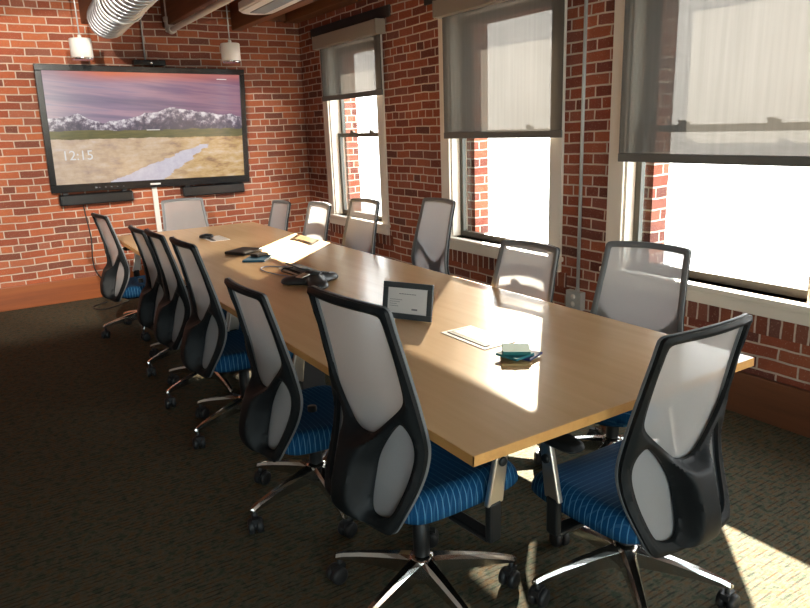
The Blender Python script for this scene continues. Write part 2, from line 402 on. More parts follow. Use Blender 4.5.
# ------------------------------------------------------------------ mesh builder
class MB:
    def __init__(self):
        self.v = []; self.f = []; self.smooth = []
    def add(self, vs, fs, smooth=False):
        o = len(self.v)
        self.v += [tuple(p) for p in vs]
        for f in fs:
            self.f.append(tuple(i + o for i in f)); self.smooth.append(smooth)
        return self
    def box(self, x0, x1, y0, y1, z0, z1, mat=None):
        vs = [(x, y, z) for z in (z0, z1) for y in (y0, y1) for x in (x0, x1)]
        if mat is not None:
            vs = [tuple(mat @ Vector(p)) for p in vs]
        fs = [(0, 2, 3, 1), (4, 5, 7, 6), (0, 1, 5, 4), (2, 6, 7, 3), (0, 4, 6, 2), (1, 3, 7, 5)]
        return self.add(vs, fs)
    def tube(self, pts, rad, n=12, cap=True):
        """Round tube along pts; rad a number or a list."""
        pts = [Vector(p) for p in pts]
        rr = rad if isinstance(rad, (list, tuple)) else [rad] * len(pts)
        t0 = (pts[1] - pts[0]).normalized()
        up = Vector((0, 0, 1)) if abs(t0.z) < 0.9 else Vector((1, 0, 0))
        a = t0.cross(up).normalized()
        vs = []; fs = []
        for i, p in enumerate(pts):
            if i == 0: t = (pts[1] - pts[0])
            elif i == len(pts) - 1: t = pts[-1] - pts[-2]
            else: t = (pts[i + 1] - pts[i]).normalized() + (pts[i] - pts[i - 1]).normalized()
            t.normalize()
            a = (a - t * a.dot(t)).normalized()
            b = t.cross(a)
            for k in range(n):
                w = 2 * math.pi * k / n
                vs.append(p + (a * math.cos(w) + b * math.sin(w)) * rr[i])
        for i in range(len(pts) - 1):
            for k in range(n):
                k2 = (k + 1) % n
                fs.append((i * n + k, i * n + k2, (i + 1) * n + k2, (i + 1) * n + k))
        self.add(vs, fs, True)
        if cap:
            o = len(self.v) - len(vs)
            self.f.append(tuple(o + k for k in reversed(range(n)))); self.smooth.append(False)
            self.f.append(tuple(o + (len(pts) - 1) * n + k for k in range(n))); self.smooth.append(False)
        return self
    def lathe(self, prof, n=32, centre=(0, 0, 0), axis='z', smooth=True):
        """prof: list of (r, h); revolved about the axis through centre."""
        c = Vector(centre); vs = []; fs = []
        for r, h in prof:
            for k in range(n):
                w = 2 * math.pi * k / n
                if axis == 'z': p = (r * math.cos(w), r * math.sin(w), h)
                elif axis == 'y': p = (r * math.cos(w), h, r * math.sin(w))
                else: p = (h, r * math.cos(w), r * math.sin(w))
                vs.append(c + Vector(p))
        for i in range(len(prof) - 1):
            for k in range(n):
                k2 = (k + 1) % n
                fs.append((i * n + k, i * n + k2, (i + 1) * n + k2, (i + 1) * n + k))
        self.add(vs, fs, smooth)
        o = len(self.v) - len(vs)
        if prof[0][0] > 1e-6:
            self.f.append(tuple(o + k for k in reversed(range(n)))); self.smooth.append(False)
        if prof[-1][0] > 1e-6:
            self.f.append(tuple(o + (len(prof) - 1) * n + k for k in range(n))); self.smooth.append(False)
        return self
    def prism(self, poly, h0, h1, fn):
        """Extrude a 2-D polygon; fn(a, b, h) -> 3-D."""
        n = len(poly)
        vs = [fn(a, b, h0) for a, b in poly] + [fn(a, b, h1) for a, b in poly]
        fs = [tuple(reversed(range(n))), tuple(range(n, 2 * n))]
        fs += [(i, (i + 1) % n, n + (i + 1) % n, n + i) for i in range(n)]
        return self.add(vs, fs)
    def loft(self, rings, cap=True, smooth=True):
        n = len(rings[0]); vs = [p for r in rings for p in r]; fs = []
        for i in range(len(rings) - 1):
            for k in range(n):
                k2 = (k + 1) % n
                fs.append((i * n + k, i * n + k2, (i + 1) * n + k2, (i + 1) * n + k))
        self.add(vs, fs, smooth)
        if cap:
            o = len(self.v) - len(vs)
            self.f.append(tuple(o + k for k in reversed(range(n)))); self.smooth.append(False)
            self.f.append(tuple(o + (len(rings) - 1) * n + k for k in range(n))); self.smooth.append(False)
        return self
    def build(self, name, mat, parent=None, bevel=0.0, loc=None, segs=2, sharp=0):
        me = bpy.data.meshes.new(name)
        me.from_pydata(self.v, [], self.f)
        me.validate(verbose=False)
        bm = bmesh.new(); bm.from_mesh(me)
        bmesh.ops.recalc_face_normals(bm, faces=bm.faces)
        bm.to_mesh(me); bm.free()
        if len(me.polygons) == len(self.smooth):
            me.polygons.foreach_set('use_smooth', self.smooth)
        if sharp:
            me.set_sharp_from_angle(angle=R(sharp))
        if mat is not None:
            me.materials.append(mat)
        o = bpy.data.objects.new(name, me)
        COL.objects.link(o)
        if parent is not None:
            o.parent = parent
        if loc is not None:
            o.location = loc
        if bevel:
            b = o.modifiers.new('bevel', 'BEVEL')
            b.width = bevel; b.segments = segs; b.limit_method = 'ANGLE'; b.angle_limit = R(40)
        return o

def tag(o, label=None, cat=None, group=None, kind=None):
    if label: o['label'] = label
    if cat: o['category'] = cat
    if group: o['group'] = group
    if kind: o['kind'] = kind
    return o

def empty(name, loc=(0, 0, 0), rz=0.0):
    o = bpy.data.objects.new(name, None)
    o.empty_display_size = 0.1
    COL.objects.link(o)
    o.location = loc; o.rotation_euler = (0, 0, rz)
    return o

def structure(o, label=None, cat=None):
    o['kind'] = 'structure'
    if label: o['label'] = label
    if cat: o['category'] = cat
    return o

# ------------------------------------------------------------------ signed-distance sheets (for moulded shells)
def spline_closed(pts, per=10):
    P = np.array(pts, float); n = len(P); out = []
    for i in range(n):
        p0, p1, p2, p3 = P[i - 1], P[i], P[(i + 1) % n], P[(i + 2) % n]
        for k in range(per):
            t = k / per
            out.append(0.5 * ((2 * p1) + (-p0 + p2) * t + (2 * p0 - 5 * p1 + 4 * p2 - p3) * t * t + (-p0 + 3 * p1 - 3 * p2 + p3) * t ** 3))
    return np.array(out)

def poly_sd(poly, X, Y):
    """Signed distance, positive inside."""
    d2 = np.full(X.shape, 1e9); ins = np.zeros(X.shape, bool)
    n = len(poly)
    for i in range(n):
        ax, ay = poly[i]; bx, by = poly[(i + 1) % n]
        ex, ey = bx - ax, by - ay
        t = np.clip(((X - ax) * ex + (Y - ay) * ey) / (ex * ex + ey * ey + 1e-12), 0, 1)
        d2 = np.minimum(d2, (X - ax - t * ex) ** 2 + (Y - ay - t * ey) ** 2)
        cond = (ay > Y) != (by > Y)
        xi = ax + (Y - ay) / (by - ay + 1e-15) * ex
        ins ^= cond & (X < xi)
    return np.where(ins, 1, -1) * np.sqrt(d2)

def sheet(sd, a0, a1, b0, b1, step, front, back=None):
    """Iso-cut grid of the region sd > 0. front/back: f(a, b, d) -> point. Returns an MB."""
    na = int(round((a1 - a0) / step)) + 1; nb = int(round((b1 - b0) / step)) + 1
    A = np.linspace(a0, a1, na); B = np.linspace(b0, b1, nb)
    AA, BB = np.meshgrid(A, B, indexing='ij')
    D = sd(AA, BB)
    D = np.where(np.abs(D) < 1e-5, 1e-5, D)
    key = {}; pts = []
    def node(i, j):
        k = (0, i, j)
        if k not in key:
            key[k] = len(pts); pts.append((A[i], B[j], D[i, j], False))
        return key[k]
    def edge(i, j, i2, j2):
        k = (1, min((i, j), (i2, j2)), max((i, j), (i2, j2)))
        if k not in key:
            t = D[i, j] / (D[i, j] - D[i2, j2])
            key[k] = len(pts)
            pts.append((A[i] + (A[i2] - A[i]) * t, B[j] + (B[j2] - B[j]) * t, 0.0, True))
        return key[k]
    faces = []; walls = []
    for i in range(na - 1):
        for j in range(nb - 1):
            c = [(i, j), (i + 1, j), (i + 1, j + 1), (i, j + 1)]
            s = [D[p] > 0 for p in c]
            if not any(s):
                continue
            poly = []
            for k in range(4):
                p, q = c[k], c[(k + 1) % 4]
                if s[k]:
                    poly.append(node(*p))
                if s[k] != s[(k + 1) % 4]:
                    poly.append(edge(*p, *q))
            if len(poly) >= 3:
                faces.append(poly)
                for k in range(len(poly)):
                    x, y = poly[k], poly[(k + 1) % len(poly)]
                    if pts[x][3] and pts[y][3]:
                        walls.append((x, y))
    mb = MB()
    F = [front(a, b, d) for a, b, d, e in pts]
    if back is None:
        mb.add(F, faces, True)
        return mb
    Bk = [back(a, b, d) for a, b, d, e in pts]
    n = len(pts)
    fs = [tuple(f) for f in faces] + [tuple(n + i for i in reversed(f)) for f in faces] + [(y, x, n + x, n + y) for x, y in walls]
    mb.add(F + Bk, fs, True)
    return mb

# ------------------------------------------------------------------ room shell
def wall_with_openings(name, mat, x0, x1, ya, yb, za, zb, holes):
    """Wall slab normal to x with rectangular openings (y0, y1, z0, z1)."""
    ys = sorted({ya, yb, *[h[0] for h in holes], *[h[1] for h in holes]})
    zs = sorted({za, zb, *[h[2] for h in holes], *[h[3] for h in holes]})
    inside = lambda y, z: any(h[0] < y < h[1] and h[2] < z < h[3] for h in holes)
    solid = {}
    for i in range(len(ys) - 1):
        for j in range(len(zs) - 1):
            solid[i, j] = not inside((ys[i] + ys[i + 1]) / 2, (zs[j] + zs[j + 1]) / 2)
    mb = MB()
    for (i, j), s in solid.items():
        if not s:
            continue
        y0, y1, z0, z1 = ys[i], ys[i + 1], zs[j], zs[j + 1]
        mb.add([(x0, y0, z0), (x0, y1, z0), (x0, y1, z1), (x0, y0, z1)], [(0, 1, 2, 3)])
        mb.add([(x1, y0, z0), (x1, y1, z0), (x1, y1, z1), (x1, y0, z1)], [(3, 2, 1, 0)])
        for di, dj, q in ((-1, 0, [(y0, z0), (y0, z1)]), (1, 0, [(y1, z0), (y1, z1)]), (0, -1, [(y0, z0), (y1, z0)]), (0, 1, [(y0, z1), (y1, z1)])):
            if not solid.get((i + di, j + dj), False):
                (a, b), (c, d) = q
                mb.add([(x0, a, b), (x0, c, d), (x1, c, d), (x1, a, b)], [(0, 1, 2, 3)])
    return structure(mb.build(name, mat))

structure(MB().box(XL - .2, XO, YB - .2, YF + .3, -.12, 0).build('floor', M['carpet']))
structure(MB().box(XL - .2, XO, YB - .2, YF + .3, ZC, ZC + .12).build('ceiling', M['deck']))
structure(MB().box(XL - .2, XO, YF, YF + .3, 0, ZC).build('wall_far', M['brick_far']))
structure(MB().box(XL - .2, XL, YB, YF, 0, ZC).build('wall_left', M['plaster']))
bk = MB()
FILL_BWX = [(-2.9, -1.7), (-1.3, -.1), (.3, 1.5)]  # unseen back-wall openings, added to let in fill light
xs_ = [XL - .2] + [v for p in FILL_BWX for v in p] + [XO]
for i in range(0, len(xs_), 2):
    bk.box(xs_[i], xs_[i + 1], YB - .2, YB, 0, ZC)
for p, q in FILL_BWX:
    bk.box(p, q, YB - .2, YB, 0, .75).box(p, q, YB - .2, YB, 2.65, ZC)
structure(bk.build('wall_back', M['plaster']))
for n, (p, q) in enumerate(FILL_BWX, 6):
    w = structure(empty('window_%d' % n, (p, YB - .1, .75)))  # window added behind the viewer for fill
    fr_ = MB().box(0, .05, -.03, .03, 0, 1.9).box(q - p - .05, q - p, -.03, .03, 0, 1.9).box(.05, q - p - .05, -.03, .03, 0, .05).box(.05, q - p - .05, -.03, .03, 1.85, 1.9)
    fr_.box(.05, q - p - .05, -.03, .03, .93, .97).build('window_frame', M['trim'], w)
    MB().box(.05, q - p - .05, -.004, .004, .05, 1.85).build('pane', M['glass'], w)

# windows: casing outer extents along the wall, sill height, head height
WIN = [(5.55, 6.80, 0.665, 2.47), (3.29, 4.66, 0.665, 2.47), (1.53, 2.90, 0.665, 2.47), (-0.27, 1.10, 0.665, 2.47), (-2.10, -0.72, 0.665, 2.47)]
CW = 0.115            # casing width
holes = [(a + CW, b - CW, z0, z1 - .10) for a, b, z0, z1 in WIN]
# inner leaf opens at the jamb, outer leaf is narrower so its brick reveal shows outside the glass
wall_with_openings('wall_right', M['brick'], XW, 3.47, YB, YF, 0, ZC, holes)
REV = 0.085
structure(wall_with_openings('wall_right_outer', M['brick'], 3.47, XO, YB, YF, 0, ZC, [(a + REV, b - REV - (-.03, .03, 0, 0, 0)[i], c - .03, d - .06) for i, (a, b, c, d) in enumerate(holes)]))

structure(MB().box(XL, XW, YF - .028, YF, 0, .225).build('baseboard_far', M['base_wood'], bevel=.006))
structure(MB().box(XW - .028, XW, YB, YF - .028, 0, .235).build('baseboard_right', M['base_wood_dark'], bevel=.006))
structure(MB().box(XL, XL + .02, YB, YF - .028, 0, .14).build('baseboard_left', M['base_wood']))

for n, (a, b, z0, z1) in enumerate(WIN, 1):
    w = empty('window_%d' % n, (XW, (a + b) / 2, z0))
    structure(w)
    off = Vector(w.location)
    def put(mb, name, mat, parent=w, bevel=0.0):
        mb.v = [tuple(Vector(p) - off) for p in mb.v]
        return mb.build(name, mat, parent, bevel)
    j0, j1, jz = a + CW, b - CW, z1 - .10
    # casing boards
    put(MB().box(XW - .022, XW, a, j0, z0 - .03, z1), 'casing', M['trim'], bevel=.004)
    put(MB().box(XW - .022, XW, j1, b, z0 - .03, z1), 'casing', M['trim'], bevel=.004)
    put(MB().box(XW - .024, XW, a, b, jz, z1), 'head_casing', M['trim'], bevel=.004)
    # jamb liners
    put(MB().box(XW, 3.47, j0, j0 + .014, z0, jz), 'jamb', M['trim'])
    put(MB().box(XW, 3.47, j1 - .014, j1, z0, jz), 'jamb', M['trim'])
    put(MB().box(XW, 3.47, j0, j1, jz - .014, jz), 'head_jamb', M['trim'])
    put(MB().box(XW - .055, 3.47, a - .015, b + .015, z0 - .032, z0), 'sill', M['trim'], bevel=.007)
    put(MB().box(XW - .026, XW, a, b, z0 - .105, z0 - .032).box(XW - .034, XW, a, b, z0 - .05, z0 - .032), 'apron', M['trim'], bevel=.004)
    # two dark sashes, lower one inside the upper one
    zm = 1.495
    for (xs, q0, q1, nm) in ((3.395, z0, zm + .02, 'lower_sash'), (3.432, zm - .02, jz - .014, 'upper_sash')):
        e0, e1 = j0 + .014, j1 - .014
        st = .042
        mb = MB()
        mb.box(xs, xs + .034, e0, e0 + st, q0, q1).box(xs, xs + .034, e1 - st, e1, q0, q1)
        mb.box(xs, xs + .034, e0 + st, e1 - st, q0, q0 + (.045 if nm == 'lower_sash' else .036))
        mb.box(xs, xs + .034, e0 + st, e1 - st, q1 - .036, q1)
        sa = put(mb, nm, M['bronze'])
        g = put(MB().box(xs + .014, xs + .018, e0 + st, e1 - st, q0 + .036, q1 - .036), 'pane', M['glass'], parent=sa)
        if nm == 'lower_sash':
            for yy in (e0 + .3, e1 - .3):
                put(MB().box(xs + .002, xs + .03, yy - .03, yy + .03, q1, q1 + .018).box(xs + .006, xs + .02, yy - .01, yy + .035, q1 + .018, q1 + .028), 'sash_lock', M['bronze'], parent=sa, bevel=.003)

# soldier course under the sill of each window and the steel lintel over them
for n, (a, b, z0, z1) in enumerate(WIN, 1):
    structure(MB().box(XW - .006, XW, a - .05, b + .05, z0 - .205, z0 - .105).build('trim_%d' % n, M['soldier']))
    structure(MB().box(XW - .02, XW, a - .16, b + .19, 2.49, 2.585).build('trim_%d' % (n + 10), M['lintel'], bevel=.003), 'black steel lintel above a window', 'lintel')

# timber: joists that run towards the viewer, a wall beam over the windows
JO = [-2.6, -1.9, -1.2, -0.5, 0.18, 1.18, 1.92, 2.62]
for n, x in enumerate(JO, 1):
    structure(MB().box(x - .055, x + .055, YB, YF, 2.59, ZC).build('trim_%d' % (n + 30), M['joist'], bevel=.008), 'old timber joist under the ceiling deck', 'joist')
structure(MB().box(XW - .17, XW, YB, YF, 2.69, ZC).build('trim_50', M['joist'], bevel=.008), 'old timber wall beam above the windows', 'beam')
structure(MB().box(2.70, XW - .17, YF - .07, YF, 2.70, ZC).build('trim_51', M['joist'], bevel=.006), 'short timber ledger at the top of the far brick wall', 'beam')

# ------------------------------------------------------------------ roller shades
def roller_shade(a, b, z_low, label):
    """a..b along the wall; cloth hangs just inside the casing."""
    r = empty('roller_shade', (XW - .062, (a + b) / 2, 2.40))
    tag(r, label, 'window shade', 'grey roller shades')
    off = Vector(r.location)
    def put(mb, name, mat, bevel=0.0, parent=r):
        mb.v = [tuple(Vector(p) - off) for p in mb.v]
        return mb.build(name, mat, parent, bevel)
    h = put(MB().box(XW - .125, XW - .025, a - .01, b + .01, 2.355, 2.475), 'valance', M['shade_box'], .006)
    put(MB().box(XW - .127, XW - .026, a - .025, a - .011, 2.353, 2.477), 'end_cap', M['shade_box'], .003)
    put(MB().box(XW - .127, XW - .026, b + .011, b + .025, 2.353, 2.477), 'end_cap', M['shade_box'], .003)
    put(MB().add([(XW - .062, a + .01, z_low + .03), (XW - .062, b - .01, z_low + .03), (XW - .062, b - .01, 2.40), (XW - .062, a + .01, 2.40)], [(0, 1, 2, 3)]), 'shade_cloth', M['shade'])
    put(MB().box(XW - .069, XW - .055, a + .01, b - .01, z_low - .002, z_low + .046), 'hem_bar', M['hem'], .004)
    return r
roller_shade(5.47, 6.715, 1.845, 'grey roller shade on the window nearest the screen wall, drawn down least')
roller_shade(3.245, 4.555, 1.458, 'grey roller shade on the middle window behind the chairs')
roller_shade(1.48, 2.80, 1.318, 'grey roller shade on the nearest window at right, drawn down lowest')
for a, b, z in ((-.32, 1.0, 2.0), (-2.15, -.82, 2.0)):
    roller_shade(a, b, z, 'grey roller shade on a window outside the picture at right')

# ------------------------------------------------------------------ office chair
OUT = [(0, 1.040), (.10, 1.038), (.170, 1.034), (.188, 1.029), (.195, 1.014), (.198, .95), (.205, .85), (.214, .74), (.224, .655), (.229, .60), (.226, .54), (.215, .475), (.197, .412), (.183, .378), (.165, .362), (.09, .358)]
HI = [(0, .614), (.030, .617), (.066, .636), (.118, .683), (.158, .722), (.178, .750), (.184, .785), (.182, .87), (.177, .955), (.173, .993), (.160, 1.008), (.08, 1.012)]
LO = [(.156, .680), (.177, .667), (.192, .635), (.198, .595), (.195, .55), (.184, .485), (.166, .425), (.142, .402), (.105, .394), (.079, .404), (.066, .44), (.062, .50), (.066, .550), (.086, .597), (.120, .647)]
sym = lambda p: p + [(-x, z) for x, z in reversed(p) if x > 1e-6]
P_OUT = spline_closed(sym(OUT)); P_HI = spline_closed(sym(HI)); P_LO = spline_closed(LO); P_LOM = P_LO * np.array([-1, 1])

def back_y(x, z):
    """Front face of the moulded back (local y, chair faces +y)."""
    zc = (.38, .45, .53, .62, .75, .90, 1.05)
    yc = (-.245, -.222, -.200, -.190, -.203, -.232, -.268)
    kw = (.020, .030, .042, .050, .046, .040, .036)
    y = np.interp(z, zc, yc); k = np.interp(z, zc, kw)
    return float(y + k * min(1.2, (x / .22) ** 2))

def smooth_back_y():
    zz = np.linspace(.36, 1.07, 72)
    def sm(v):
        for _ in range(8):
            v = np.convolve(np.pad(v, 2, mode='reflect', reflect_type='odd'), [.1, .2, .4, .2, .1], 'valid')
        return v
    zc = (.38, .45, .53, .62, .75, .90, 1.05)
    Y = sm(np.interp(zz, zc, (-.245, -.222, -.200, -.190, -.203, -.232, -.268)))
    K = sm(np.interp(zz, zc, (.020, .030, .042, .050, .046, .040, .036)))
    return lambda x, z: float(np.interp(z, zz, Y) + np.interp(z, zz, K) * min(1.3, (x / .22) ** 2))
back_y = smooth_back_y()

def smo(d, r):
    t = max(0.0, min(1.0, d / r))
    return t * t * (3 - 2 * t)

def rnd(d, r):
    t = max(0.0, min(1.0, d / r))
    return math.sqrt(1 - (1 - t) ** 2)

def make_chair():
    root = empty('office_chair')
    # --- star base: hub, five legs, each with its caster
    hub = MB().lathe([(.0, .085), (.034, .088), (.044, .10), (.046, .165), (.036, .185), (.0, .186)], 24).build('base_hub', M['chrome'], root)
    legs = []
    for k in range(5):
        a = 2 * math.pi * k / 5
        ca, sa = math.cos(a), math.sin(a)
        rings = []
        for r, w, zt, zb in ((.030, .026, .178, .112), (.08, .022, .170, .110), (.15, .019, .156, .108), (.23, .015, .138, .102), (.295, .0125, .120, .094), (.325, .012, .108, .090), (.335, .006, .102, .092)):
            c = .006
            prof = [(-w, zb), (w, zb), (w, zt - 2 * c), (w * .55, zt), (-w * .55, zt), (-w, zt - 2 * c)]
            rings.append([(r * ca - s * sa, r * sa + s * ca, z) for s, z in prof])
        lg = MB().loft(rings, smooth=False).build('base_leg', M['chrome'], root, bevel=.004)
        cx, cy = .318 * ca, .318 * sa
        t = a + 1.1 + .9 * k
        dx, dy = math.cos(t), math.sin(t)
        cm = MB()
        rot = Matrix.Translation((cx + dx * .012, cy + dy * .012, .0)) @ Matrix.Rotation(t, 4, 'Z')
        for sgn in (-1, 1):
            lo = MB().lathe([(.0, -.011), (.024, -.013), (.0305, -.009), (.032, .0), (.0305, .009), (.024, .013), (.0, .013)], 20, (0, sgn * .017, .032), 'y')
            cm.add([rot @ Vector(p) for p in lo.v], lo.f, True)
        lo = MB().lathe([(.0, -.006), (.020, -.006), (.020, .006), (.0, .006)], 14, (0, 0, .036), 'y')
        cm.add([rot @ Vector(p) for p in lo.v], lo.f, True)
        lo = MB().box(-.03, .020, -.013, .013, .046, .068)
        cm.add([rot @ Vector(p) for p in lo.v], lo.f)
        cm.tube([(cx, cy, .05), (cx, cy, .096)], .008, 10)
        cm.build('caster', M['rubber'], lg)
    MB().lathe([(.0, .10), (.028, .10), (.028, .32), (.019, .325), (.019, .44), (.0, .44)], 20).build('gas_lift', M['black'], root)
    up = []
    # --- seat
    mech = MB().box(-.075, .075, -.15, .10, .355, .405).box(-.045, .045, -.24, -.10, .36, .395)
    mech.box(.075, .17, -.02, .0, .37, .385)
    up.append(mech.build('tilt_mechanism', M['black'], root, bevel=.012))
    S = [(0, .262), (.12, .258), (.20, .238), (.240, .195), (.252, .10), (.248, -.02), (.236, -.13), (.215, -.185), (.165, -.212), (.08, -.218)]
    P_S = spline_closed(sym(S))
    def top(x, y, d):
        z = .452 + .022 * min(1, (abs(x) / .25) ** 2) - .030 * max(0, (y - .12) / .14) ** 2 + .006 * max(0, -y / .2)
        return (x, y, z - .055 * (1 - rnd(d, .055)))
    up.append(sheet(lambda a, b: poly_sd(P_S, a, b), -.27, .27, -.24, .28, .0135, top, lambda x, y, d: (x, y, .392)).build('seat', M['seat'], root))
    shell_sd = lambda a, b: poly_sd(P_S, a, b) - .012
    up.append(sheet(shell_sd, -.27, .27, -.24, .28, .018, lambda x, y, d: (x, y, .3935), lambda x, y, d: (x, y, .3935 - .022 * rnd(d, .04))).build('seat_pan', M['black'], root))
    # --- back
    shell_f = lambda a, b: np.minimum(np.minimum(np.minimum(poly_sd(P_OUT, a, b) - .0015, -poly_sd(P_HI, a, b)), -poly_sd(P_LO, a, b)), -poly_sd(P_LOM, a, b))
    zz_ = np.linspace(.33, .80, 95)
    sp_ = np.interp(zz_, (.33, .36, .42, .48, .56, .62, .68, .74), (.0, .018, .054, .068, .060, .036, .010, .0))
    for _ in range(14):
        sp_ = np.convolve(np.pad(sp_, 2, mode='edge'), [.1, .2, .4, .2, .1], 'valid')
    def spine(x, z):
        return float(np.interp(z, zz_, sp_) * math.exp(-(abs(x) / .088) ** 4))
    sh = sheet(shell_f, -.252, .252, .345, 1.058, .0072,
               lambda x, z, d: (x, back_y(x, z) - .003, z),
               lambda x, z, d: (x, back_y(x, z) - .018 - .010 * smo(d, .02) - spine(x, z) * smo(d, .026), z))
    bs = sh.build('back_shell', M['shell'], root, sharp=50); up.append(bs)
    rim_f = lambda a, b: np.minimum(poly_sd(P_OUT, a, b), .027 - poly_sd(P_OUT, a, b))
    up.append(sheet(rim_f, -.252, .252, .345, 1.058, .0072,
                    lambda x, z, d: (x, back_y(x, z) + .004 + .006 * smo(d, .012), z),
                    lambda x, z, d: (x, back_y(x, z) - .005, z)).build('back_rim', M['rim'], root, sharp=50))
    up.append(sheet(lambda a, b: poly_sd(P_OUT, a, b) - .022, -.252, .252, .345, 1.058, .017,
                    lambda x, z, d: (x, back_y(x, z) + .0045, z)).build('mesh_back', M['mesh'], root))
    up.append(MB().box(-.05, .05, -.29, -.16, .372, .400).build('back_bracket', M['black'], root, bevel=.01))
    # --- arms
    arms = []
    for sgn in (-1, 1):
        xo = sgn * .278
        mb = MB()
        pl = [(-.035, .475), (.031, .475), (.028, .660), (-.018, .660)]
        lean = lambda z: (z - .485) * .16
        mb.prism([(y + lean(z) + .060, z) for y, z in pl], xo - .010, xo + .010, lambda y, z, x: (x, y, z))
        post = mb.build('arm_post', M['silver'], root, bevel=.005); up.append(post)
        kb = MB().lathe([(.0, -.006), (.014, -.006), (.015, .002), (.012, .006), (.0, .006)], 16, (xo + sgn * .012, .083, .608), 'x').build('knob', M['black'], post)
        br = MB().box(xo - .013, xo + .013, .030, .080, .352, .486)
        br.box(min(xo, sgn * .10), max(xo, sgn * .10), .028, .083, .350, .368)
        up.append(br.build('arm_bracket', M['black'], root, bevel=.010))
        pad_p = spline_closed([(.0, .150), (.028, .142), (.043, .11), (.046, .03), (.043, -.06), (.030, -.098), (0, -.108), (-.030, -.098), (-.043, -.06), (-.046, .03), (-.043, .11), (-.028, .142)], 5)
        pd = sheet(lambda a, b: poly_sd(pad_p, a, b), -.055, .055, -.12, .16, .009,
                   lambda x, y, d: (xo - sgn * .016 + x, y + .075, .690 - .016 * (1 - rnd(d, .018))),
                   lambda x, y, d: (xo - sgn * .016 + x, y + .075, .662 + .012 * (1 - rnd(d, .02))))
        up.append(pd.build('arm_pad', M['black'], root))
    return root, up

PROTO, UP = make_chair()
UP_NAMES = {o.name for o in UP}
ARM = ('arm_post', 'arm_pad', 'arm_bracket')

def chair(x, y, yaw, dz, base, label, group, arm_dz=None, first=[True]):
    """Move the prototype the first time, then copy it with its parts and their sub-parts."""
    def place(src, dst_parent):
        c = src.copy(); COL.objects.link(c); c.parent = dst_parent
        return c
    if first[0]:
        root = PROTO; pairs = [(c, c) for c in PROTO.children]; first[0] = False
    else:
        root = PROTO.copy(); COL.objects.link(root); pairs = []
        for ch in SRC:
            c = place(ch, root)
            for g in KIDS[ch.name]:
                place(g, c)
            pairs.append((ch, c))
    root.location = (x, y, 0); root.rotation_euler = (0, 0, R(yaw))
    for src, c in pairs:
        nm = src.name.split('.')[0]
        if src.name in UP_NAMES:
            c.location = (0, 0, dz)
            if nm in ARM and arm_dz is not None:
                c.location = (0, 0, arm_dz)
            if nm == 'seat' or nm == 'seat_pan' or nm == 'tilt_mechanism':
                c.location = (0, 0, dz)
        elif nm in ('base_hub', 'base_leg'):
            c.rotation_euler = (0, 0, R(base - yaw))
    tag(root, label, 'office chair', group)
    return root

SRC = list(PROTO.children)
KIDS = {c.name: list(c.children) for c in SRC}
GL, GR = 'office chairs along the open side of the table', 'office chairs along the window side of the table'
CH = [
    (1.07, 1.67, -84, .079, 125, 'black mesh-backed office chair nearest in the row on the open side of the table', GL, -.005),
    (1.06, 2.47, -89, -.034, 192, 'office chair second from the near end on the open side of the table', GL, -.03),
    (1.08, 3.40, -89, .025, 198, 'office chair third from the near end on the open side of the table', GL, -.005),
    (1.09, 4.05, -90, -.004, 200, 'office chair fourth from the near end on the open side', GL, -.01),
    (1.12, 4.69, -89, -.050, 201, 'office chair mostly hidden behind its neighbour, second from the screen wall on the open side', GL, -.04),
    (1.05, 5.74, -84, -.044, 182, 'office chair standing apart at the far left, nearest the baseboard on the open side', GL, -.02),
    (1.68, 6.46, 176, -.070, 90, 'office chair at the far end of the table in front of the screen', None, -.03),
    (2.085, 5.76, 89, -.081, 90, 'office chair in the corner, first from the screen wall on the window side', GR, -.04),
    (2.15, 5.10, 90, -.053, 90, 'office chair on the window side with its mesh lit white by the sun', GR, -.04),
    (2.235, 4.475, 93, .008, 54, 'office chair in front of the far window, its back bright against the glass', GR, -.08),
    (2.44, 3.83, 87, .039, 90, 'tall backed office chair against the brick between the far and middle windows', GR, -.09),
    (2.08, 2.51, 93, -.062, 90, 'low office chair below the middle window beside the wall conduit', GR, -.04),
    (2.25, 1.895, 102, -.016, 54, 'office chair below the nearest window, largest on the window side', GR, -.01),
    (1.665, 1.325, -1, -.032, 305, 'black mesh-backed office chair at the near end of the table, seen from behind', None, -.065),
]
for c in CH:
    chair(*c[:7], arm_dz=c[7])

# ------------------------------------------------------------------ conference table
TX0, TX1, TY0, TY1 = .97, 2.207, 1.255, 6.21
tb = empty('conference_table', ((TX0 + TX1) / 2, (TY0 + TY1) / 2, 0))
tag(tb, 'long light maple conference table in the middle of the room', 'table')
toff = Vector(tb.location)
def tput(mb, name, mat, bevel=0.0, parent=tb):
    mb.v = [tuple(Vector(p) - toff) for p in mb.v]
    return mb.build(name, mat, parent, bevel)
tput(MB().box(TX0 + .002, TX1 - .002, TY0 + .002, TY1 - .002, TT - .029, TT), 'tabletop', M['maple'])
eb = MB().box(TX0, TX0 + .003, TY0, TY1, TT - .030, TT - .0006).box(TX1 - .003, TX1, TY0, TY1, TT - .030, TT - .0006)
eb.box(TX0, TX1, TY0, TY0 + .003, TT - .030, TT - .0006).box(TX0, TX1, TY1 - .003, TY1, TT - .030, TT - .0006)
tput(eb, 'edge_band', M['maple_edge'])
for y in (2.20, 3.73, 5.25):
    leg = MB().box(1.49, 1.65, y - .13, y + .13, .03, TT - .03)
    tput(leg, 'pedestal', M['steel'], .01)
    tput(MB().box(1.46, 1.67, y - .17, y + .17, 0, .03), 'foot_plate', M['steel'], .006)
